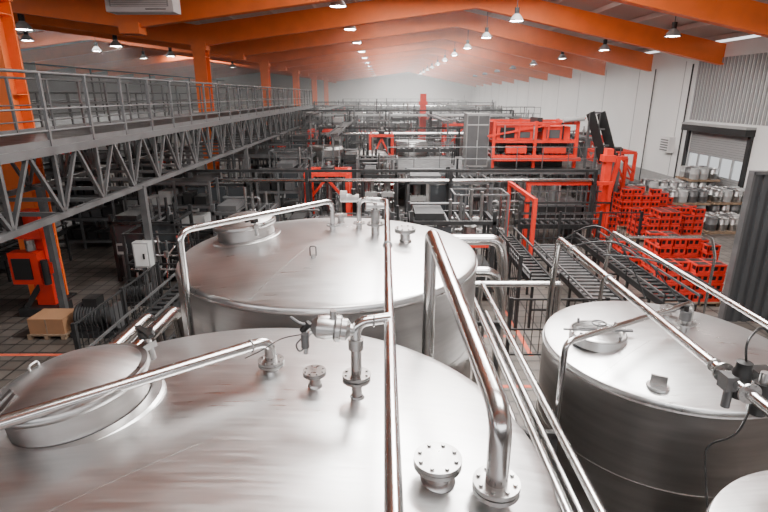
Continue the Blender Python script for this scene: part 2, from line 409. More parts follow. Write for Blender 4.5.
b.flange((3.40,5.2,ztop(T3,3.4,5.2)+.03),(0,0,1),.08,CAST); b.cyl((3.40,5.2,ztop(T3,3.4,5.2)-.03),(3.40,5.2,3.6),.036,PIPE,16)
b.bx(1.6,3.64,0,1.72,3.76,.28,DSTEEL)
b.finish('overflow_pipe')
b=B(); x,y=3.25,5.05; z=ztop(T3,x,y)
b.cyl((x,y,z-.02),(x,y,z+.14),.04,CAST,16); b.flange((x,y,z+.08),(0,0,1),.09,CAST); b.cyl((x,y,z+.14),(x,y,z+.24),.06,GSTEEL,16); b.cyl((x,y,z+.24),(x,y,z+.30),.025,BLACK,12)
b.finish('vent_valve',t3)
b=B()
b.tube([(2.44,-1.0,4.10),(2.44,6.85,4.10),(2.44,6.95,3.2),(2.44,6.95,.3)],.040,PIPE,18,fillet=.12)
for y in (1.2,3.35,5.2,6.3): b.torus((2.44,y,4.10),.044,.010,CAST,Matrix.Rotation(math.pi/2,3,'X'),20,6)
b.cyl((2.44,6.95,0),(2.44,6.95,.3),.07,CAST,12)
b.finish('supply_pipe')
b=B()
b.tube([(3.33,-1.0,4.10),(3.33,7.2,4.10),(3.33,7.3,3.2),(3.33,7.3,.3)],.030,PIPE,16,fillet=.12)
b.tube([(3.33,6.9,4.10),(4.6,6.9,4.10),(4.7,6.9,3.8),(4.7,6.9,.0)],.02,PIPE,10)
b.cyl((3.33,7.3,0),(3.33,7.3,.3),.06,CAST,12)
b.finish('supply_pipe')
b=B()
x,y,z=2.50,3.12,4.10
b.lathe((x-.02,y,z-.12),[(.001,0),(.05,.0),(.06,.02),(.06,.2),(.05,.22),(.05,.27),(.001,.28)],BLACK,20)
b.cyl((x+.10,y-.05,z-.22),(x+.10,y-.05,z+.02),.055,BLACK,18); b.cyl((x+.10,y-.05,z+.02),(x+.10,y-.05,z+.10),.03,CAST,14)
b.bx(x-.14,y-.04,z-.06,x-.05,y+.06,z+.05,GSTEEL); b.cyl((x-.09,y,z-.2),(x-.09,y,z-.06),.03,GSTEEL,12)
b.flange((x-.06,y-.16,z),(0,1,0),.075,CAST); b.flange((x-.06,y+.12,z),(0,1,0),.075,CAST)
b.tube([(x+.1,y,z-.2),(x+.05,y,z-.45),(x-.1,y+.1,z-.6),(x-.2,y-.2,z-.9)],.008,BLACK,8,fillet=.1)
b.tube([(x,y,z+.1),(x-.05,y,z+.3),(x+.2,y+.2,z+.35),(x+.4,y,z)],.008,BLACK,8,fillet=.12)
b.tube([(x+.12,y-.05,z+.08),(x+.3,y,z+.25),(x+.5,y+.2,z+.1),(x+.9,y,z)],.010,BLACK,8,fillet=.12)
b.cyl((x+.2,y+.1,z-.3),(x+.2,y+.1,z-.05),.045,BLACK,16); b.bx(x+.14,y+.04,z-.05,x+.28,y+.18,z+.03,BLACK)
b.finish('pneumatic_actuator')
b=B()
for (x0,x1,h,y) in ((2.5,3.5,.35,6.4),(2.7,4.1,.22,6.0),(2.45,3.2,.5,6.7)):
    pts=[]
    for i in range(13):
        t=i/12; pts.append((x0+(x1-x0)*t,y-.9*t,4.12-(.5*t)+h*math.sin(t*math.pi)))
    b.tube(pts,.010,DSTEEL,8,fillet=.03,seg=2)
b.finish('air_hose')
b=B()
for (x,z,r,y1) in ((1.10,3.10,.038,7.1),(1.21,3.10,.028,6.9),(1.32,3.14,.038,7.3),(1.44,3.08,.03,6.7),(1.55,3.16,.04,7.6)):
    b.tube([(x,-1,z),(x,y1,z),(x+.0,y1+.1,z-.5),(x,y1+.1,.2)],r,PIPE,14,fillet=.12)
for y in (1.5,4.0,6.4):
    b.bx(.98,y-.03,2.98,1.60,y+.03,3.04,GSTEEL)
    b.bx(.99,y-.03,0,1.05,y+.03,3.0,GSTEEL); b.bx(1.54,y-.03,0,1.60,y+.03,3.0,GSTEEL)
for i in range(5): 
    x=1.1+i*.115; b.cyl((x,[7.2,7.0,7.4,6.8,7.7][i],0),(x,[7.2,7.0,7.4,6.8,7.7][i],.25),.05,CAST,10)
b.finish('pipe_rack')
b=B()
b.tube([(1.05,8.3,3.1),(1.9,8.3,3.1),(2.05,8.3,2.6),(2.05,8.3,.2)],.09,PIPE,20,fillet=.18)
b.tube([(1.0,7.9,3.02),(2.9,7.9,3.02)],.05,PIPE,16)
b.tube([(.9,8.9,3.5),(2.1,8.9,3.5),(2.2,8.9,3.0),(2.2,8.9,.2)],.10,PIPE,20,fillet=.2)
b.tube([(.9,8.9,3.5),(.9,8.9,.2)],.10,PIPE,20)
b.tube([(1.05,8.3,3.1),(1.05,8.3,.2)],.09,PIPE,20); b.tube([(2.9,7.9,3.02),(2.9,7.9,.1)],.05,PIPE,16)
b.bx(.95,7.85,0,1.05,7.95,2.98,GSTEEL)
b.cyl((2.05,8.3,0),(2.05,8.3,.2),.11,CAST,14); b.cyl((2.2,8.9,0),(2.2,8.9,.2),.13,CAST,14)
b.finish('process_pipework')
b=B()
b.tube([(-2.75,.3,3.32),(-2.75,6.2,3.32),(-2.75,6.4,2.5),(-2.75,6.4,.1)],.085,PIPE,20,fillet=.2)
b.tube([(-3.0,.3,3.32),(-3.0,6.0,3.32),(-3.0,6.2,2.5),(-3.0,6.2,.1)],.075,PIPE,20,fillet=.2)
b.tube([(-8.0,3.9,2.9),(-3.2,3.9,2.9),(-3.0,3.9,2.9)],.09,LPAINT,18)
b.tube([(-8.0,4.3,2.8),(-3.4,4.3,2.8),(-3.3,4.3,2.2),(-3.3,4.3,0)],.08,LPAINT,18)
for y in (1.5,5.2):
    b.bx(-3.1,y,3.16,-2.6,y+.06,3.24,GSTEEL); b.bx(-3.1,y,0,-3.04,y+.06,3.2,GSTEEL)
b.bx(-6.0,3.85,0,-5.9,4.35,2.83,GSTEEL)
b.bx(-7.9,3.85,0,-7.8,4.35,2.83,GSTEEL)
b.finish('process_pipework')

# ---------------------------------------------------------------- left elevated walkway
b=B()
xa,xb=-6.4,-9.1; y0,y1=1.0,47.5; zl,zd=3.72,4.98
for x in (xa,xb):
    b.beam((x,y0,zl),(x,y1,zl),.12,.12,GSTEEL); b.beam((x,y0,zd),(x,y1,zd),.14,.16,GSTEEL)
    n=31; st=(y1-y0)/n
    for i in range(n):
        ya=y0+i*st
        b.beam((x,ya,zl),(x,ya,zd),.07,.07,GSTEEL)
        b.beam((x,ya,zl),(x,ya+st/2,zd),.07,.06,GSTEEL); b.beam((x,ya+st/2,zd),(x,ya+st,zl),.07,.06,GSTEEL)
    for z in (5.35,5.75,6.4): b.cyl((x,y0,z),(x,y1,z),.03 if z>6 else .018,GSTEEL,8)
    for i in range(n+1): b.bx(x-.03,y0+i*st-.03,zd,x+.03,y0+i*st+.03,6.4,GSTEEL)
    b.bx(x-.01,y0,zd+.05,x+.01,y1,zd+.2,GSTEEL)
for i in range(int((y1-y0)/1.5)+1): b.beam((xa,y0+i*1.5,zl),(xb,y0+i*1.5,zl),.08,.08,GSTEEL)
b.bx(xb,y0,zd+.03,xa,y1,zd+.08,DSTEEL)
for y in (3.0,13.4,24,34.5,46):
    for x in (xa,xb):
        b.bx(x-.08,y-.08,0,x+.08,y+.08,zl,GSTEEL); b.bx(x-.2,y-.2,0,x+.2,y+.2,.03,DSTEEL)
b.finish('elevated_walkway')
b=B()
for x in (-13.0,-19.0):
    for z in (5.3,5.7,6.1,7.1): b.cyl((x,6,z),(x,44,z),.03,GSTEEL,8)
    for i in range(20): b.bx(x-.03,6+i*2-.03,4.7,x+.03,6+i*2+.03,6.1 if i%3 else 7.1,GSTEEL)
    b.beam((x,6,4.6),(x,44,4.6),.15,.3,GSTEEL)
    for y in (7,15,23,31,43): b.bx(x-.1,y-.1,0,x+.1,y+.1,4.6,GSTEEL)
b.bx(-19,6,4.7,-13,44,4.76,DSTEEL)
b.finish('elevated_platform')
b=B(); b.bx(-6.72,13.05,1.55,-6.3,13.31,2.25,LPAINT); b.bx(-6.68,13.03,1.6,-6.34,13.05,2.2,WHITEP); b.bx(-6.45,13.0,1.8,-6.41,13.03,1.95,BLACK)
b.bx(-6.60,13.18,0,-6.50,13.24,1.6,GSTEEL)
b.finish('electrical_box')
b=B(); b.bx(-9.1,11.9,.14,-8.2,12.6,.55,CARD); b.bx(-8.67,11.895,.14,-8.63,11.9,.55,WOOD)
for i in range(3): b.bx(-9.15+i*.43,11.85,0,-9.05+i*.43,12.65,.1,WOOD)
b.bx(-9.15,11.85,.1,-8.15,12.65,.14,WOOD); b.finish('palleted_carton')  # cardboard carton on a wooden pallet
def motor(x,y,s=1.0):
    b=B()
    b.bx(x-.5*s,y-.3*s,0,x+.5*s,y+.3*s,.12*s,DSTEEL)
    b.cyl((x-.4*s,y,.42*s),(x+.15*s,y,.42*s),.26*s,DSTEEL,20)
    for i in range(8): b.cyl((x-.35*s+i*.06*s,y,.42*s),(x-.33*s+i*.06*s,y,.42*s),.29*s,GPAINT,20)
    b.cyl((x+.15*s,y,.42*s),(x+.42*s,y,.42*s),.16*s,CAST,16,.3*s)
    b.bx(x-.2*s,y-.15*s,.62*s,x+.1*s,y+.15*s,.85*s,BLACK)
    b.cyl((x+.42*s,y,.42*s),(x+.5*s,y,.42*s),.3*s,GPAINT,20)
    b.bx(x-.35*s,y-.2*s,.1*s,x+.1*s,y+.2*s,.3*s,DSTEEL)
    b.finish('pump_motor')
motor(-7.5,12.3,1.2); motor(-7.4,14.3,.9); motor(-4.3,12.0,.8)
b=B()
for (xa_,ya_,xb_,yb_) in ((-9.8,11.0,-7.6,11.1),(-9,20,-4,20.1),(4,11,9,11.1),(3.5,11,3.6,19),(2.3,9.6,3.4,9.7),(2.3,12,3.4,12.1)):
    b.bx(xa_,ya_,0.001,xb_,yb_,.006,LINEM)
b.bx(-6.9,11.0,.001,-6.84,13,.006,WLINE); b.bx(-7.5,10.3,.001,-4,10.36,.006,WLINE)
b.finish('floor_marking')

# ---------------------------------------------------------------- hall machinery
def conveyor(x0,y0,L,z=1.1,w=.6,axis='y',rail=DSTEEL,acc=None,name='roller_conveyor',roll=None):
    b=B(); roll=roll or DSTEEL
    def bx(a0,c0,z0,a1,c1,z1,m):
        if axis=='y': b.bx(x0+c0,y0+a0,z0,x0+c1,y0+a1,z1,m)
        else: b.bx(x0+a0,y0+c0,z0,x0+a1,y0+c1,z1,m)
    for c in (0,w): bx(0,c-.03,z-.14,L,c+.03,z+.03,acc or rail)
    n=int(L/.28)
    for i in range(n): bx(i*.28+.08,.03,z-.05,i*.28+.2,w-.03,z,roll)
    m=max(2,int(L/2)+1)
    for i in range(m):
        a=i*(L-.1)/(m-1)
        for c in (0,w): bx(a,c-.03,0,a+.07,c+.03,z-.1,rail)
        bx(a,0,z*.4,a+.05,w,z*.4+.05,rail)
        for c in (-.08,w+.08): bx(a,c-.015,z,a+.04,c+.015,z+.3,rail)
    for c in (-.08,w+.08): bx(0,c-.02,z+.22,L,c+.02,z+.27,GSTEEL)
    b.finish(name)
def machine(x,y,w,d,h,body=DSTEEL,acc=None,name='packaging_machine'):
    b=B(); acc=acc or body
    z0=.15
    for px in (x,x+w):
        for py in (y,y+d): b.bx(px-.05,py-.05,0,px+.05,py+.05,h,acc)
    b.bx(x,y,z0,x+w,y+d,h*.38,body)
    k=max(2,int(w/.8))
    for i in range(k):
        a=x+i*w/k; e=x+(i+1)*w/k
        b.bx(a+.05,y-.03,z0+.08,e-.05,y,h*.36,random.choice((GPAINT,GPAINT,DSTEEL,LPAINT)))
        b.bx(a+.02,y-.02,h*.4,a+.06,y+.03,h*.86,GSTEEL)
        if random.random()<.4: b.bx(a+.07,y+.0,h*.42,e-.03,y+.02,h*.84,GLASS)
        b.cyl((a+.5*w/k,y+d*.4,h*.38),(a+.5*w/k,y+d*.4,h*.8),.12*w/k+.05,CAST,10)
        for q in range(3): b.cyl((a+(.2+.3*q)*w/k,y+d*.15,h*.38),(a+(.2+.3*q)*w/k,y+d*.15,h*.7),.03,PIPE,6)
        b.bx(a+.1,y+.1,h*.6,e-.1,y+d*.3,h*.66,random.choice((LPAINT,BLACK,BLACK,RED)))
        b.bx(e-.16,y-.06,h*.24,e-.12,y-.03,h*.34,LPAINT)
    for py in (y,y+d): b.bx(x-.06,py-.05,h*.86,x+w+.06,py+.05,h*.9,acc)
    for px in (x,x+w): b.bx(px-.05,y,h*.86,px+.05,y+d,h*.9,acc)
    for i in range(int(w/.35)): b.bx(x+i*.35,y,h*.87,x+i*.35+.05,y+d,h*.89,GSTEEL)
    b.bx(x+.1,y+.1,h*.9,x+w*.40,y+d-.1,h*.97,body)
    for i in range(4):
        xx=x+w*(.5+.13*i); b.cyl((xx,y+d/2,h*.8),(xx,y+d/2,h*random.uniform(.95,1.2)),.05,random.choice((CAST,GSTEEL,DSTEEL)),8)
    b.tube([(x,y+d*.8,h*1.0),(x+w*.7,y+d*.8,h*1.0),(x+w*.7,y+d*.8,h*.5)],.04,GSTEEL,8,seg=3)
    b.bx(x+w*.1,y-.3,h*.45,x+w*.1+.3,y-.22,h*.45+.35,LPAINT); b.bx(x+w*.1+.04,y-.31,h*.45+.1,x+w*.1+.26,y-.3,h*.45+.3,GLASS)
    b.bx(x+w*.1+.12,y-.28,0,x+w*.1+.18,y-.22,h*.45,GSTEEL)
    b.finish(name)
def filler(x,y,r,h):
    b=B()
    b.lathe((x,y,0),[(r,0.1),(r,.9),(r*.9,1.0),(0.01,1.0)],GPAINT,28)
    b.cyl((x,y,0),(x,y,h),r*.18,CAST,16)
    b.lathe((x,y,0),[(0.01,h*.75),(r*.95,h*.75),(r,h*.77),(r,h*.95),(r*.9,h),(0.01,h)],CAST,28)
    for i in range(20):
        a=i*math.pi/10; b.cyl((x+r*.9*math.cos(a),y+r*.9*math.sin(a),1.2),(x+r*.9*math.cos(a),y+r*.9*math.sin(a),h*.76),.05,PIPE,8)
    for i in range(5):
        a=i*2*math.pi/5; b.cyl((x+r*.8*math.cos(a),y+r*.8*math.sin(a),0),(x+r*.8*math.cos(a),y+r*.8*math.sin(a),.15),.08,DSTEEL,8)
    b.finish('rotary_filler')
def platform(x,y,w,d,z,acc=GSTEEL,rail=GSTEEL,name='steel_platform'):
    b=B()
    b.bx(x,y,z-.06,x+w,y+d,z,DSTEEL)
    for yy in (y,y+d): b.beam((x,yy,z-.12),(x+w,yy,z-.12),.1,.2,acc)
    for xx in (x,x+w): b.beam((xx,y,z-.12),(xx,y+d,z-.12),.1,.2,acc)
    nx=max(2,int(w/3)+1)
    for i in range(nx):
        xx=x+i*w/(nx-1)
        for yy in (y,y+d): b.bx(xx-.07,yy-.07,0,xx+.07,yy+.07,z-.1,acc)
        if i<nx-1: b.beam((xx,y+d,.3),(xx+w/(nx-1),y+d,z-.3),.04,.04,acc)
    n=max(2,int(w/1.2)+1)
    for yy in (y,y+d):
        for i in range(n): b.bx(x+i*w/(n-1)-.02,yy-.02,z,x+i*w/(n-1)+.02,yy+.02,z+1.05,rail)
        for q in (.5,1.05): b.cyl((x,yy,z+q),(x+w,yy,z+q),.022,rail,6)
    b.finish(name)
def bridge(x0,x1,y,z,n=5,post=4.0,name='pipe_bridge'):
    b=B(); m=max(2,int((x1-x0)/post)+1)
    for i in range(m):
        x=x0+i*(x1-x0)/(m-1)
        b.bx(x-.06,y-.06,0,x+.06,y+.06,z+.5,DSTEEL); b.bx(x-.06,y-.1,z-.1,x+.06,y+.9,z-.02,DSTEEL)
        b.bx(x-.06,y+.8,0,x+.06,y+.9,z+.5,DSTEEL)
    for i in range(n):
        r=random.choice((.04,.06,.09)); b.cyl((x0,y+.08+i*.16,z+r),(x1,y+.08+i*.16,z+r),r,random.choice((GSTEEL,PIPE,DSTEEL,LPAINT)),10)
    b.beam((x0,y,z+.45),(x1,y,z+.45),.08,.1,DSTEEL)
    b.finish(name)
def tray(x,y0,y1,z,w=.5):
    b=B()
    for px in (x,x+w): b.bx(px-.02,y0,z,px+.02,y1,z+.12,GSTEEL)
    n=int((y1-y0)/.5)
    for i in range(n): b.bx(x,y0+i*.5,z,x+w,y0+i*.5+.05,z+.02,GSTEEL)
    for i in range(4): b.cyl((x+.08+i*.1,y0,z+.05),(x+.08+i*.1,y1,z+.05),.03,BLACK,6)
    m=max(2,int((y1-y0)/5)+1)
    for i in range(m):
        y=y0+i*(y1-y0-.1)/(m-1)
        b.bx(x+w/2-.05,y,0,x+w/2+.05,y+.1,z,GSTEEL); b.bx(x-.05,y,z-.06,x+w+.05,y+.1,z,GSTEEL)
    b.finish('cable_tray')
def fence(x0,y0,x1,y1,h=2.0,m=DSTEEL,name='safety_fence'):
    b=B(); L=math.hypot(x1-x0,y1-y0); n=max(1,int(L/1.3)); k=int(L/.18)
    for i in range(n+1):
        t=i/n; x=x0+(x1-x0)*t; y=y0+(y1-y0)*t; b.bx(x-.04,y-.04,0,x+.04,y+.04,h,m)
    for i in range(k+1):
        t=i/k; x=x0+(x1-x0)*t; y=y0+(y1-y0)*t; b.bx(x-.008,y-.008,.15,x+.008,y+.008,h-.05,m)
    for z in (.15,h*.5,h-.05): b.beam((x0,y0,z),(x1,y1,z),.03,.04,m)
    b.finish(name)
def skid(x,y,h=2.6,m=GSTEEL):
    b=B(); w,d=1.8,1.2
    for px in (x,x+w):
        for py in (y,y+d): b.bx(px-.04,py-.04,0,px+.04,py+.04,h,m)
    for z in (.2,h*.5,h-.05):
        for py in (y,y+d): b.bx(x,py-.03,z,x+w,py+.03,z+.06,m)
        for px in (x,x+w): b.bx(px-.03,y,z,px+.03,y+d,z+.06,m)
    for i in range(7):
        a=x+.12+i*.25; z1=random.uniform(.5,h*.6); z2=random.uniform(h*.6,h*1.1)
        b.tube([(a,y+random.uniform(.1,.4),.26),(a,y+.3,z1),(a+.1,y+.7,z1+.2),(a+.1,y+.7,z2)],.035,random.choice((PIPE,CAST,GSTEEL)),8,seg=3)
        b.cyl((a,y+.25,z1),(a,y+.25,z1+.2),.07,random.choice((BLACK,CAST,LPAINT,DSTEEL)),10)
    for i in range(3): b.cyl((x,y+.2+i*.3,h*.4+i*.35),(x+w,y+.2+i*.3,h*.4+i*.35),.045,PIPE,8)
    b.cyl((x+.4,y+.8,.26),(x+.4,y+.8,h*.8),.22,CAST,16)
    b.finish('valve_skid')
def stairs(x,y,z,w=.9,n=12):
    b=B(); run=.26
    for c in (0,w): b.beam((x+c,y,0.05),(x+c,y+n*run,z),.05,.2,GSTEEL)
    for i in range(n): b.bx(x,y+i*run,(i+1)*z/n-.04,x+w,y+i*run+.24,(i+1)*z/n,DSTEEL)
    for c in (0,w):
        b.beam((x+c,y,.95),(x+c,y+n*run,z+.9),.04,.04,GSTEEL)
        for i in range(0,n,4): b.bx(x+c-.02,y+i*run,i*z/n,x+c+.02,y+i*run+.04,i*z/n+.95,GSTEEL)
    b.finish('steel_stairs')

bridge(-8.6,8.2,19.8,2.75,3,4.2)
bridge(-4,9,32.5,3.6,5,4.2); bridge(-9,10,41,4.4,5,5); bridge(-9,12,54,4.2,4,5); bridge(-9,14,68,4.6,4,5)
def gantry(x,y,w,d,h,m=RED,name='palletising_gantry'):
    b=B()
    for px in (x,x+w):
        for py in (y,y+d): b.bx(px-.08,py-.08,0,px+.08,py+.08,h,m)
        b.beam((px,y,h),(px,y+d,h),.14,.16,m); b.beam((px,y,h*.45),(px,y+d,h*.45),.1,.1,m)
        b.beam((px,y,h*.45),(px,y+d,h*.95),.08,.08,m)
    for py in (y,y+d): b.beam((x,py,h),(x+w,py,h),.12,.16,m)
    b.bx(x+w*.3,y+.1,h-.35,x+w*.7,y+d-.1,h-.05,DSTEEL); b.cyl((x+w*.5,y+d*.5,h*.35),(x+w*.5,y+d*.5,h+.4),.12,CAST,12)
    b.bx(x+w*.22,y+d*.25,h*.3,x+w*.78,y+d*.75,h*.38,BLACK)
    for i in range(6): b.bx(x+w*.25+i*w*.09,y+d*.3,h*.2,x+w*.28+i*w*.09,y+d*.7,h*.3,GSTEEL)
    b.bx(x+.15,y-.05,0.1,x+w-.15,y+.05,h*.3,BLACK)
    b.beam((x,y-.05,h*.6),(x+w*.5,y-.05,h*.95),.06,.1,m); b.beam((x+w*.5,y-.05,h*.95),(x+w,y-.05,h*.6),.06,.1,m)
    b.bx(x+w*.35,y+.15,h+.02,x+w*.65,y+d*.6,h+.25,DSTEEL)
    b.finish(name)
gantry(-3.2,20.9,1.7,1.6,2.9)
gantry(-.8,31,1.3,2,3.7,RED); gantry(4.4,37,2.4,2,4.0,RED); gantry(-5.2,36,1.4,2,3.6,RED)
b=B()
b.bx(3.0,44,0,3.5,44.5,6.1,RED); b.bx(2.9,43.9,5.2,3.6,44.6,5.5,RED); b.bx(3.0,43.2,4.2,3.5,44,4.6,RED); b.bx(2.7,43.7,0,3.8,44.8,.2,DSTEEL)
b.finish('lifting_mast')
platform(.2,24.5,11.0,5.5,2.6)
# palletiser: heavy red machine body, lift head, roller bed
b=B()
x,y,z=5.3,25.2,2.6
for px in (x,x+2.0,x+4.0):
    for py in (y,y+3): b.bx(px-.07,py-.07,z,px+.07,py+.07,z+2.2,RED)
for zz in (z+.55,z+1.25,z+2.1):
    for py in (y,y+3): b.beam((x,py,zz),(x+4.0,py,zz),.10,.12,RED)
    for px in (x,x+4.0): b.beam((px,y,zz),(px,y+3,zz),.10,.12,RED)
b.bx(x+.3,y+.4,z+.75,x+3.7,y+2.6,z+1.15,DSTEEL)
b.bx(x+.15,y+.05,z+1.32,x+1.9,y+2.0,z+2.02,RED); b.bx(x+.3,y+.02,z+1.42,x+1.0,y+.05,z+1.92,BLACK); b.bx(x+1.15,y+.02,z+1.42,x+1.75,y+.05,z+1.7,GPAINT)
b.bx(x+2.4,y+.1,z+1.3,x+3.7,y+1.8,z+1.95,RED); b.bx(x+2.55,y+.07,z+1.4,x+3.2,y+.1,z+1.8,GPAINT)
b.bx(x+2.1,y+.2,z+1.7,x+2.35,y+1.5,z+2.35,DSTEEL)
b.bx(x+.6,y-.12,z+.7,x+1.6,y+.1,z+1.05,RED); b.bx(x+2.4,y-.12,z+.7,x+3.5,y+.1,z+1.0,RED)
for i in range(14): b.cyl((x+.3+i*.26,y+.1,z+.62),(x+.3+i*.26,y+2.9,z+.62),.06,GSTEEL,8)
for i in range(9): b.bx(x+.25+i*.42,y+.02,z+.6,x+.29+i*.42,y+.06,z+1.3,BLACK)
for i in range(5): b.cyl((x+.5+i*.7,y-.05,z+1.35),(x+.5+i*.7,y-.05,z+2.0),.04,random.choice((RED,BLACK,CAST)),8)
b.bx(x+.0,y-.3,z+.35,x+4.2,y-.1,z+.5,RED)
b.bx(x+.4,y+.5,z,x+3.6,y+2.5,z+.5,BLACK)
b.cyl((x+3.2,y-.2,z+2.25),(x+4.2,y-.2,z+2.35),.11,LPAINT,12); b.cyl((x+3.2,y-.2,z+2.1),(x+3.2,y+.2,z+2.1),.05,DSTEEL,8)
b.beam((x-.3,y,z+1.5),(x+4.3,y-.1,z+2.35),.06,.08,RED)
b.cyl((x+3.7,y-.15,z+2.1),(x+3.7,y-.15,z+2.32),.03,DSTEEL,8)
b.finish('palletiser')
b=B()
b.bx(4.0,25.4,2.6,5.1,26.4,5.15,FARM)
for i in range(2): b.bx(4.05+i*.53,25.37,2.7,4.54+i*.53,25.4,5.05,GPAINT)
b.bx(4.05,25.36,4.6,5.05,25.37,4.65,LPAINT); b.cyl((4.53,25.34,3.6),(4.53,25.34,3.9),.02,LPAINT,6)
b.finish('control_cabinet')
conveyor(.6,26,3.0,3.4,.8,'x',name='roller_conveyor')
b=B()
for px in (5.7,8.9):
    b.bx(px-.07,19.9,0,px+.07,20.1,2.7,RED)
b.bx(5.6,19.92,2.62,9.0,20.08,2.75,RED); b.bx(5.6,19.85,1.9,9.0,19.95,1.96,DSTEEL)
b.bx(8.7,20.15,0,8.95,20.5,4.0,RED); b.bx(8.6,20.1,3.5,9.05,20.55,3.75,RED)
b.beam((8.9,20.3,1.2),(9.25,20.3,3.7),.12,.16,RED)
for i in range(8): b.bx(5.8+i*.38,20.2,0,5.84+i*.38,20.24,2.55,GSTEEL)
for zz in (.9,1.7,2.3): b.bx(5.7,20.2,zz,8.7,20.25,zz+.05,GSTEEL)
b.bx(6.0,20.6,.9,8.3,22.4,1.7,DSTEEL); b.bx(6.1,20.6,0,6.3,22.4,.9,DSTEEL); b.bx(8,20.6,0,8.2,22.4,.9,DSTEEL)
b.cyl((7.2,21.5,1.7),(7.2,21.5,2.4),.3,CAST,16)
b.finish('lift_gantry')
b=B()
for px in (9.75,10.25):
    b.beam((px,25.0,5.2),(px+.55,24.2,3.0),.08,.42,BLACK)
    b.bx(px-.05,24.95,0,px+.05,25.05,5.2,GPAINT); b.bx(px+.5,24.15,0,px+.6,24.25,3.0,GPAINT)
for i in range(4):
    t=i/3; b.beam((9.75+.55*t,25-.8*t,5.2-2.2*t),(10.25+.55*t,25-.8*t,5.2-2.2*t),.06,.08,GSTEEL)
b.finish('inclined_conveyor')
conveyor(5.3,11.5,6.2,.9,.9,'y',roll=GSTEEL); conveyor(6.9,11.5,6.2,1.1,.7,'y'); conveyor(3.9,12.5,5,1.3,.6,'y')
conveyor(5.0,18.4,3.0,1.4,.7,'x')
fence(3.5,12.4,3.5,16.6,2.1); fence(4.9,18.0,9.3,18.0,2.0); fence(2.9,10.8,5.1,10.8,1.6)
b=B()
for (x,y) in ((4.75,15.8),(4.75,19.2)): b.bx(x-.06,y-.06,0,x+.06,y+.06,2.9,RED)
b.bx(4.7,15.8,2.78,4.8,19.2,2.9,RED)
b.finish('red_support_frame')
def crates(x,y,nx,ny,nz,cw=.44,cd=.34,ch=.29,pal=True):
    b=B(); z0=.15
    b.bx(x-.03,y-.03,.1,x+nx*cw+.03,y+ny*cd+.03,.15,WOOD)
    for i in range(4): 
        xx=x+i*(nx*cw-.1)/3; b.bx(xx,y,0,xx+.1,y+ny*cd,.1,WOOD)
    for i in range(nx):
        for j in range(ny):
            hh=nz-random.choice((0,0,0,1,2))
            for k in range(hh):
                if 0<i<nx-1 and 0<j<ny-1 and k<hh-1: continue
                a,c,e=x+i*cw,y+j*cd,z0+k*ch
                b.bx(a+.015,c+.015,e,a+cw-.015,c+cd-.015,e+ch*.32,CRATE)
                b.bx(a+.03,c+.03,e+ch*.3,a+cw-.03,c+cd-.03,e+ch*.8,BLACK)
                b.bx(a+.005,c+.005,e+ch*.78,a+cw-.005,c+cd-.005,e+ch-.01,CRATE)
                for px in (a+.01,a+cw/2-.03,a+cw-.07): b.bx(px,c+.01,e+.05,px+.06,c+.05,e+ch*.85,CRATE)
                for py in (c+.01,c+cd-.07): b.bx(a+.01,py,e+.05,a+.05,py+.06,e+ch*.85,CRATE)
                if k==hh-1:
                    b.bx(a+.04,c+.04,e+ch-.011,a+cw-.04,c+cd-.04,e+ch-.004,BLACK)
    b.finish('beer_crate_stack')
crates(10.8,21.0,4,3,4); crates(12.6,21.6,3,3,4); crates(11.0,23.2,4,3,6); crates(13.0,23.8,2,3,5); crates(9.2,21.4,2,3,3)
crates(8.2,14.0,4,3,4); crates(8.9,15.8,3,3,5); crates(8.4,17.6-.4,2,3,3); crates(10.4,17.0,3,3,3)
def kegs(x,y,nx,ny,nz):
    b=B()
    for k in range(nz):
        z=k*.72
        b.bx(x-.3,y-.3,z,x+nx*.5-.2,y+ny*.5-.2,z+.1,WOOD)
        for i in range(nx):
            for j in range(ny):
                b.lathe((x+i*.5,y+j*.5,z+.1),[(.2,0),(.23,.02),(.23,.12),(.24,.14),(.24,.3),(.245,.31),(.24,.32),(.24,.46),(.23,.48),(.23,.58),(.2,.6),(.19,.56),(.01,.55)],random.choice((CAST,CAST,LPAINT,GSTEEL)),14)
    b.finish('keg_stack')
kegs(14.6,25.5,4,3,2); kegs(16.9,25.6,4,3,2); kegs(15.0,28.2,4,3,2); kegs(17.2,28.3,3,3,3); kegs(12.8,27.2,3,3,2); kegs(14.9,22.6,4,3,1); kegs(17.0,22.4,3,3,1)
b=B()
X0,X1=9.4,18.8
b.bx(X0,13.0,0,X1,13.06,4.1,PART)
x=X0
while x<X1: b.bx(x,12.94,0,x+.13,13.0,4.1,PART); x+=.26
b.bx(X0-.04,12.9,4.08,X1,13.1,4.16,GSTEEL)
b.bx(X0-.06,12.9,0,X0,13.1,4.16,GSTEEL)
b.finish('corrugated_partition')
b=B(); b.bx(XR-.4,33.8,2.4,XR,34.9,3.4,WHITEP); 
for i in range(5): b.bx(XR-.42,33.9,2.5+i*.16,XR-.4,34.8,2.58+i*.16,GSTEEL)
b.finish('wall_heater')
b=B(); b.tube([(XR-.1,37.5,0),(XR-.1,37.5,7.7)],.04,DSTEEL,8); b.finish('wall_downpipe')
b=B(); b.tube([(XR-.12,33.0,0),(XR-.12,33.0,7.8)],.05,DSTEEL,8); b.finish('wall_downpipe')
gantry(12.6,30,2.0,2,2.8,RED,'stretch_wrapper'); gantry(13.5,37,2,2,3.2,RED,'stretch_wrapper'); gantry(11.4,26.6,1.1,1.5,2.9,RED,'stretch_wrapper')
machine(-8.9,16.2,2.0,1.6,2.3); machine(-5.6,16.4,1.8,1.4,2.6,GPAINT); machine(-3.2,16.2,1.4,1.4,2.2)
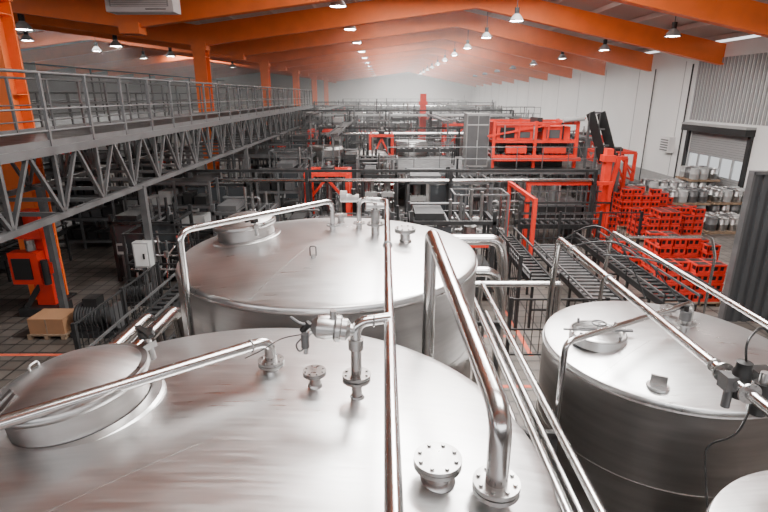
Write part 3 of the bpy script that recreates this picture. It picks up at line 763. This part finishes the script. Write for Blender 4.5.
machine(.8,14.4,2.4,1.4,2.8,DSTEEL); machine(-8.6,22,2.6,1.8,2.6); machine(-5.2,24.2,2.2,1.8,3.0,GPAINT); machine(-2,24.6,1.6,1.6,3.4)
machine(1.0,21.0,3.4,2.0,2.9,GPAINT); machine(-.9,21.0,1.4,1.4,3.2)
machine(-.6,16.6,1.2,.7,2.2,DSTEEL,GSTEEL)
skid(-1.9,13.0,2.7); skid(2.4,17.0,2.8); skid(-8.6,24.8,3.0); skid(-1.2,22.9,3.3); skid(4.9,22.9,2.3); skid(-6.0,27.0,3.2)
skid(6.2,30.6,3.6); skid(3.2,34.6,3.9); skid(-7.9,14.9,2.0,DSTEEL); skid(-1.5,38.8,4.2); skid(8.9,38.0,3.9)
stairs(-3.0,23.0,3.0,.8) ; stairs(11.4,30.3,2.6); stairs(2.4,42.6,3.9)
filler(-1.0,28.5,1.2,3.0); filler(1.6,31.2,1.0,3.4); filler(-3.5,31,1.1,3.1); filler(7.5,34.5,1.3,3.8); filler(-4,45,1.5,3.6)
conveyor(-4.6,8.8,6.5,1.0,.6,'y'); conveyor(-5.5,8.5,6,1.2,.5,'y'); conveyor(-1.5,18.1,3.8,1.5,.6,'x')
fence(-6.0,9.0,-6.0,12.8,1.8); fence(-6.2,15.8,-3.2,15.8,1.6)
for (x,a,c,z) in ((-7.6,25,45,3.6),(-2.9,27,60,4.0),(3.4,30,58,4.5),(9.9,31,70,4.3),(12.4,32,60,3.4),(-5.6,38,80,4.7),(6.8,42,90,4.9)): tray(x,a,c,z)
random.seed(3)
for row,y in enumerate((34,39,44,50,57,64,72,81,90,100)):
    x=-9.0
    while x<16:
        w=random.uniform(1.2,2.8); h=random.uniform(2.0,4.4)+min(1.0,y*.008); d=random.uniform(1.4,2.2)
        if not (abs(y-34)<3 and (-5.5<x<9.5)) :
            if x+w<16.6:
                r=random.random()
                body=random.choice((DSTEEL,GPAINT,GPAINT,LPAINT,DSTEEL) if y<48 else (FARM,FARM,LPAINT,GPAINT))  # far rows mostly take the paler paints, standing in for haze
                acc=RED if r<.2 else (GSTEEL if (r<.65 or y>60) else DSTEEL)
                machine(x,y+random.uniform(0,1.2),w,d,h,body,acc)
        x+=w+random.uniform(.5,1.6)
for i,(x,y,L,z) in enumerate(((-6,28.5,6,1.6),(10.5,33,12,1.3),(12,33,14,1.8),(-2.4,36,2.5,2.8),(9.2,47.5,2,2.4))):
    conveyor(x,y,L,z,.8,'y')
for (x,y,w,d,z) in ((-8.6,28.5,4.6,3,2.9),(-9,47.4,12,2,3.6),(5,47.4,9,2,3.9),(-8,61,18,2,4.2),(-6,77,16,2,4.4)):
    platform(x,y,w,d,z)
for (x,y) in ((-16,17),(-15,24),(-22,28),(-17,34),(-26,38),(-18,50),(-28,55),(-16,62),(-22,70)):
    machine(x,y,random.uniform(2.5,4),2,random.uniform(2.2,3.6),random.choice((DSTEEL,GPAINT)),random.choice((DSTEEL,GSTEEL,GSTEEL)))
for (x,y) in ((-12.6,11.5),(-14.8,12.5)): conveyor(x,y,7,1.2,.7,'y')
def rack(x,y,w,d,h,lv):
    b=B()
    for px in (x,x+w/2,x+w):
        for py in (y,y+d): b.bx(px-.04,py-.04,0,px+.04,py+.04,h,GSTEEL)
    for k in range(lv):
        z=.3+k*(h-.4)/max(1,lv-1)
        for py in (y,y+d): b.beam((x,py,z),(x+w,py,z),.05,.1,GSTEEL)
        b.bx(x,y,z+.05,x+w,y+d,z+.07,DSTEEL)
        xx=x+.1
        while xx<x+w-.5:
            q=random.uniform(.25,.5); hh=random.uniform(.2,.5)
            if k<lv-1: b.bx(xx,y+.1,z+.07,xx+q,y+d-.1,z+.07+hh,random.choice((DSTEEL,GPAINT,BLACK,LPAINT)))
            xx+=q+.08
    b.finish('storage_rack')
rack(-9.0,18.6,2.6,.9,3.0,4); rack(-5.4,21.6,1.8,.8,3.0,4); rack(-13.6,20,2.8,1,3.2,4); rack(-9,32.0,3,1,3.2,4)
# white unit heater hanging from roof
b=B()
x,y,z=-8.35,19.5,8.72
b.bx(x-1.15,y-.35,z,x+1.15,y+.35,z+.6,WHITEP); b.bx(x-1.0,y-.37,z+.16,x+1.0,y-.35,z+.5,LPAINT)
for i in range(6): b.bx(x-.95,y-.39,z+.18+i*.055,x+.95,y-.36,z+.20+i*.055,WHITEP)
b.cyl((x+.2,y-.36,z+.08),(x+.9,y-.36,z+.08),.015,BLACK,8)
for px in (x-.8,x+.8): b.cyl((px,y,z+.6),(px,y,zr(px)+1.1),.02,DSTEEL,6)
b.finish('unit_heater')
b=B()
for z in (6.4,9.6): b.bx(-30,YB,z-.1,17,YB+.12,z+.1,GSTEEL)
for i in range(21): b.bx(-30+i*2.35-.05,YB,6.4,-30+i*2.35+.05,YB+.12,9.6,GSTEEL)
b.finish('added_light_frame')  # frame bars dressing an added light on the unseen back wall

# haze volume added over the far hall to make it glow
hm=bpy.data.materials.new('far_hall_haze'); hm.use_nodes=True; hn=hm.node_tree
for n_ in list(hn.nodes):
    if n_.type!='OUTPUT_MATERIAL': hn.nodes.remove(n_)
out=[n_ for n_ in hn.nodes if n_.type=='OUTPUT_MATERIAL'][0]
vs_=hn.nodes.new('ShaderNodeVolumeScatter'); vs_.inputs['Density'].default_value=0.006; vs_.inputs['Color'].default_value=(1,1,1,1)
hn.links.new(vs_.outputs[0],out.inputs['Volume'])
b=B(); b.bx(XL+.1,30,.02,XR-.1,YF-.1,12.5,hm); b.finish('added_haze')

# ---------------------------------------------------------------- lights
def area(x,y,z,sx,sy,p,col=(1,.98,.95),rot=(0,0,0)):
    l=bpy.data.lights.new('added_fill_lamp','AREA'); l.shape='RECTANGLE'; l.size=sx; l.size_y=sy; l.energy=p; l.color=col  # added fill light
    o=bpy.data.objects.new('added_fill_lamp',l); o.location=(x,y,z); o.rotation_euler=rot; bpy.context.scene.collection.objects.link(o)
area(1,2.5,11.2,9,4,2000); area(-.5,10.5,11.2,12,5,6800); area(1,18.5,11.2,12,4.5,4200)  # unseen lights added under the roof to brighten the tank tops
for k in range(1,12,1):
    area(6,18.5+8*k,10.9,14,3.2,1500 if k<4 else 2900)  # lights added between the beams to brighten the hall
area(-24,18,10.9,8,4,600); area(-24,42,10.9,8,4,1200); area(-24,70,10.9,8,4,1600)
area(-6.5,YB+.2,8.0,46,3.0,2400,(.97,.98,1),(math.radians(90),0,0))  # light added behind the camera to brighten beam and machine faces
w=bpy.data.worlds.new('World'); bpy.context.scene.world=w; w.use_nodes=True
bg=w.node_tree.nodes['Background']; bg.inputs['Color'].default_value=(.95,.97,1,1); bg.inputs['Strength'].default_value=2.0
# ---------------------------------------------------------------- camera
cd=bpy.data.cameras.new('camera'); cam=bpy.data.objects.new('camera',cd); bpy.context.scene.collection.objects.link(cam)
cam.location=(0,0,6.0); cam.rotation_euler=(math.radians(90-17.52),0,0)
cd.sensor_width=36; cd.lens=510/768*36; cd.clip_start=.05; cd.clip_end=300
bpy.context.scene.camera=cam
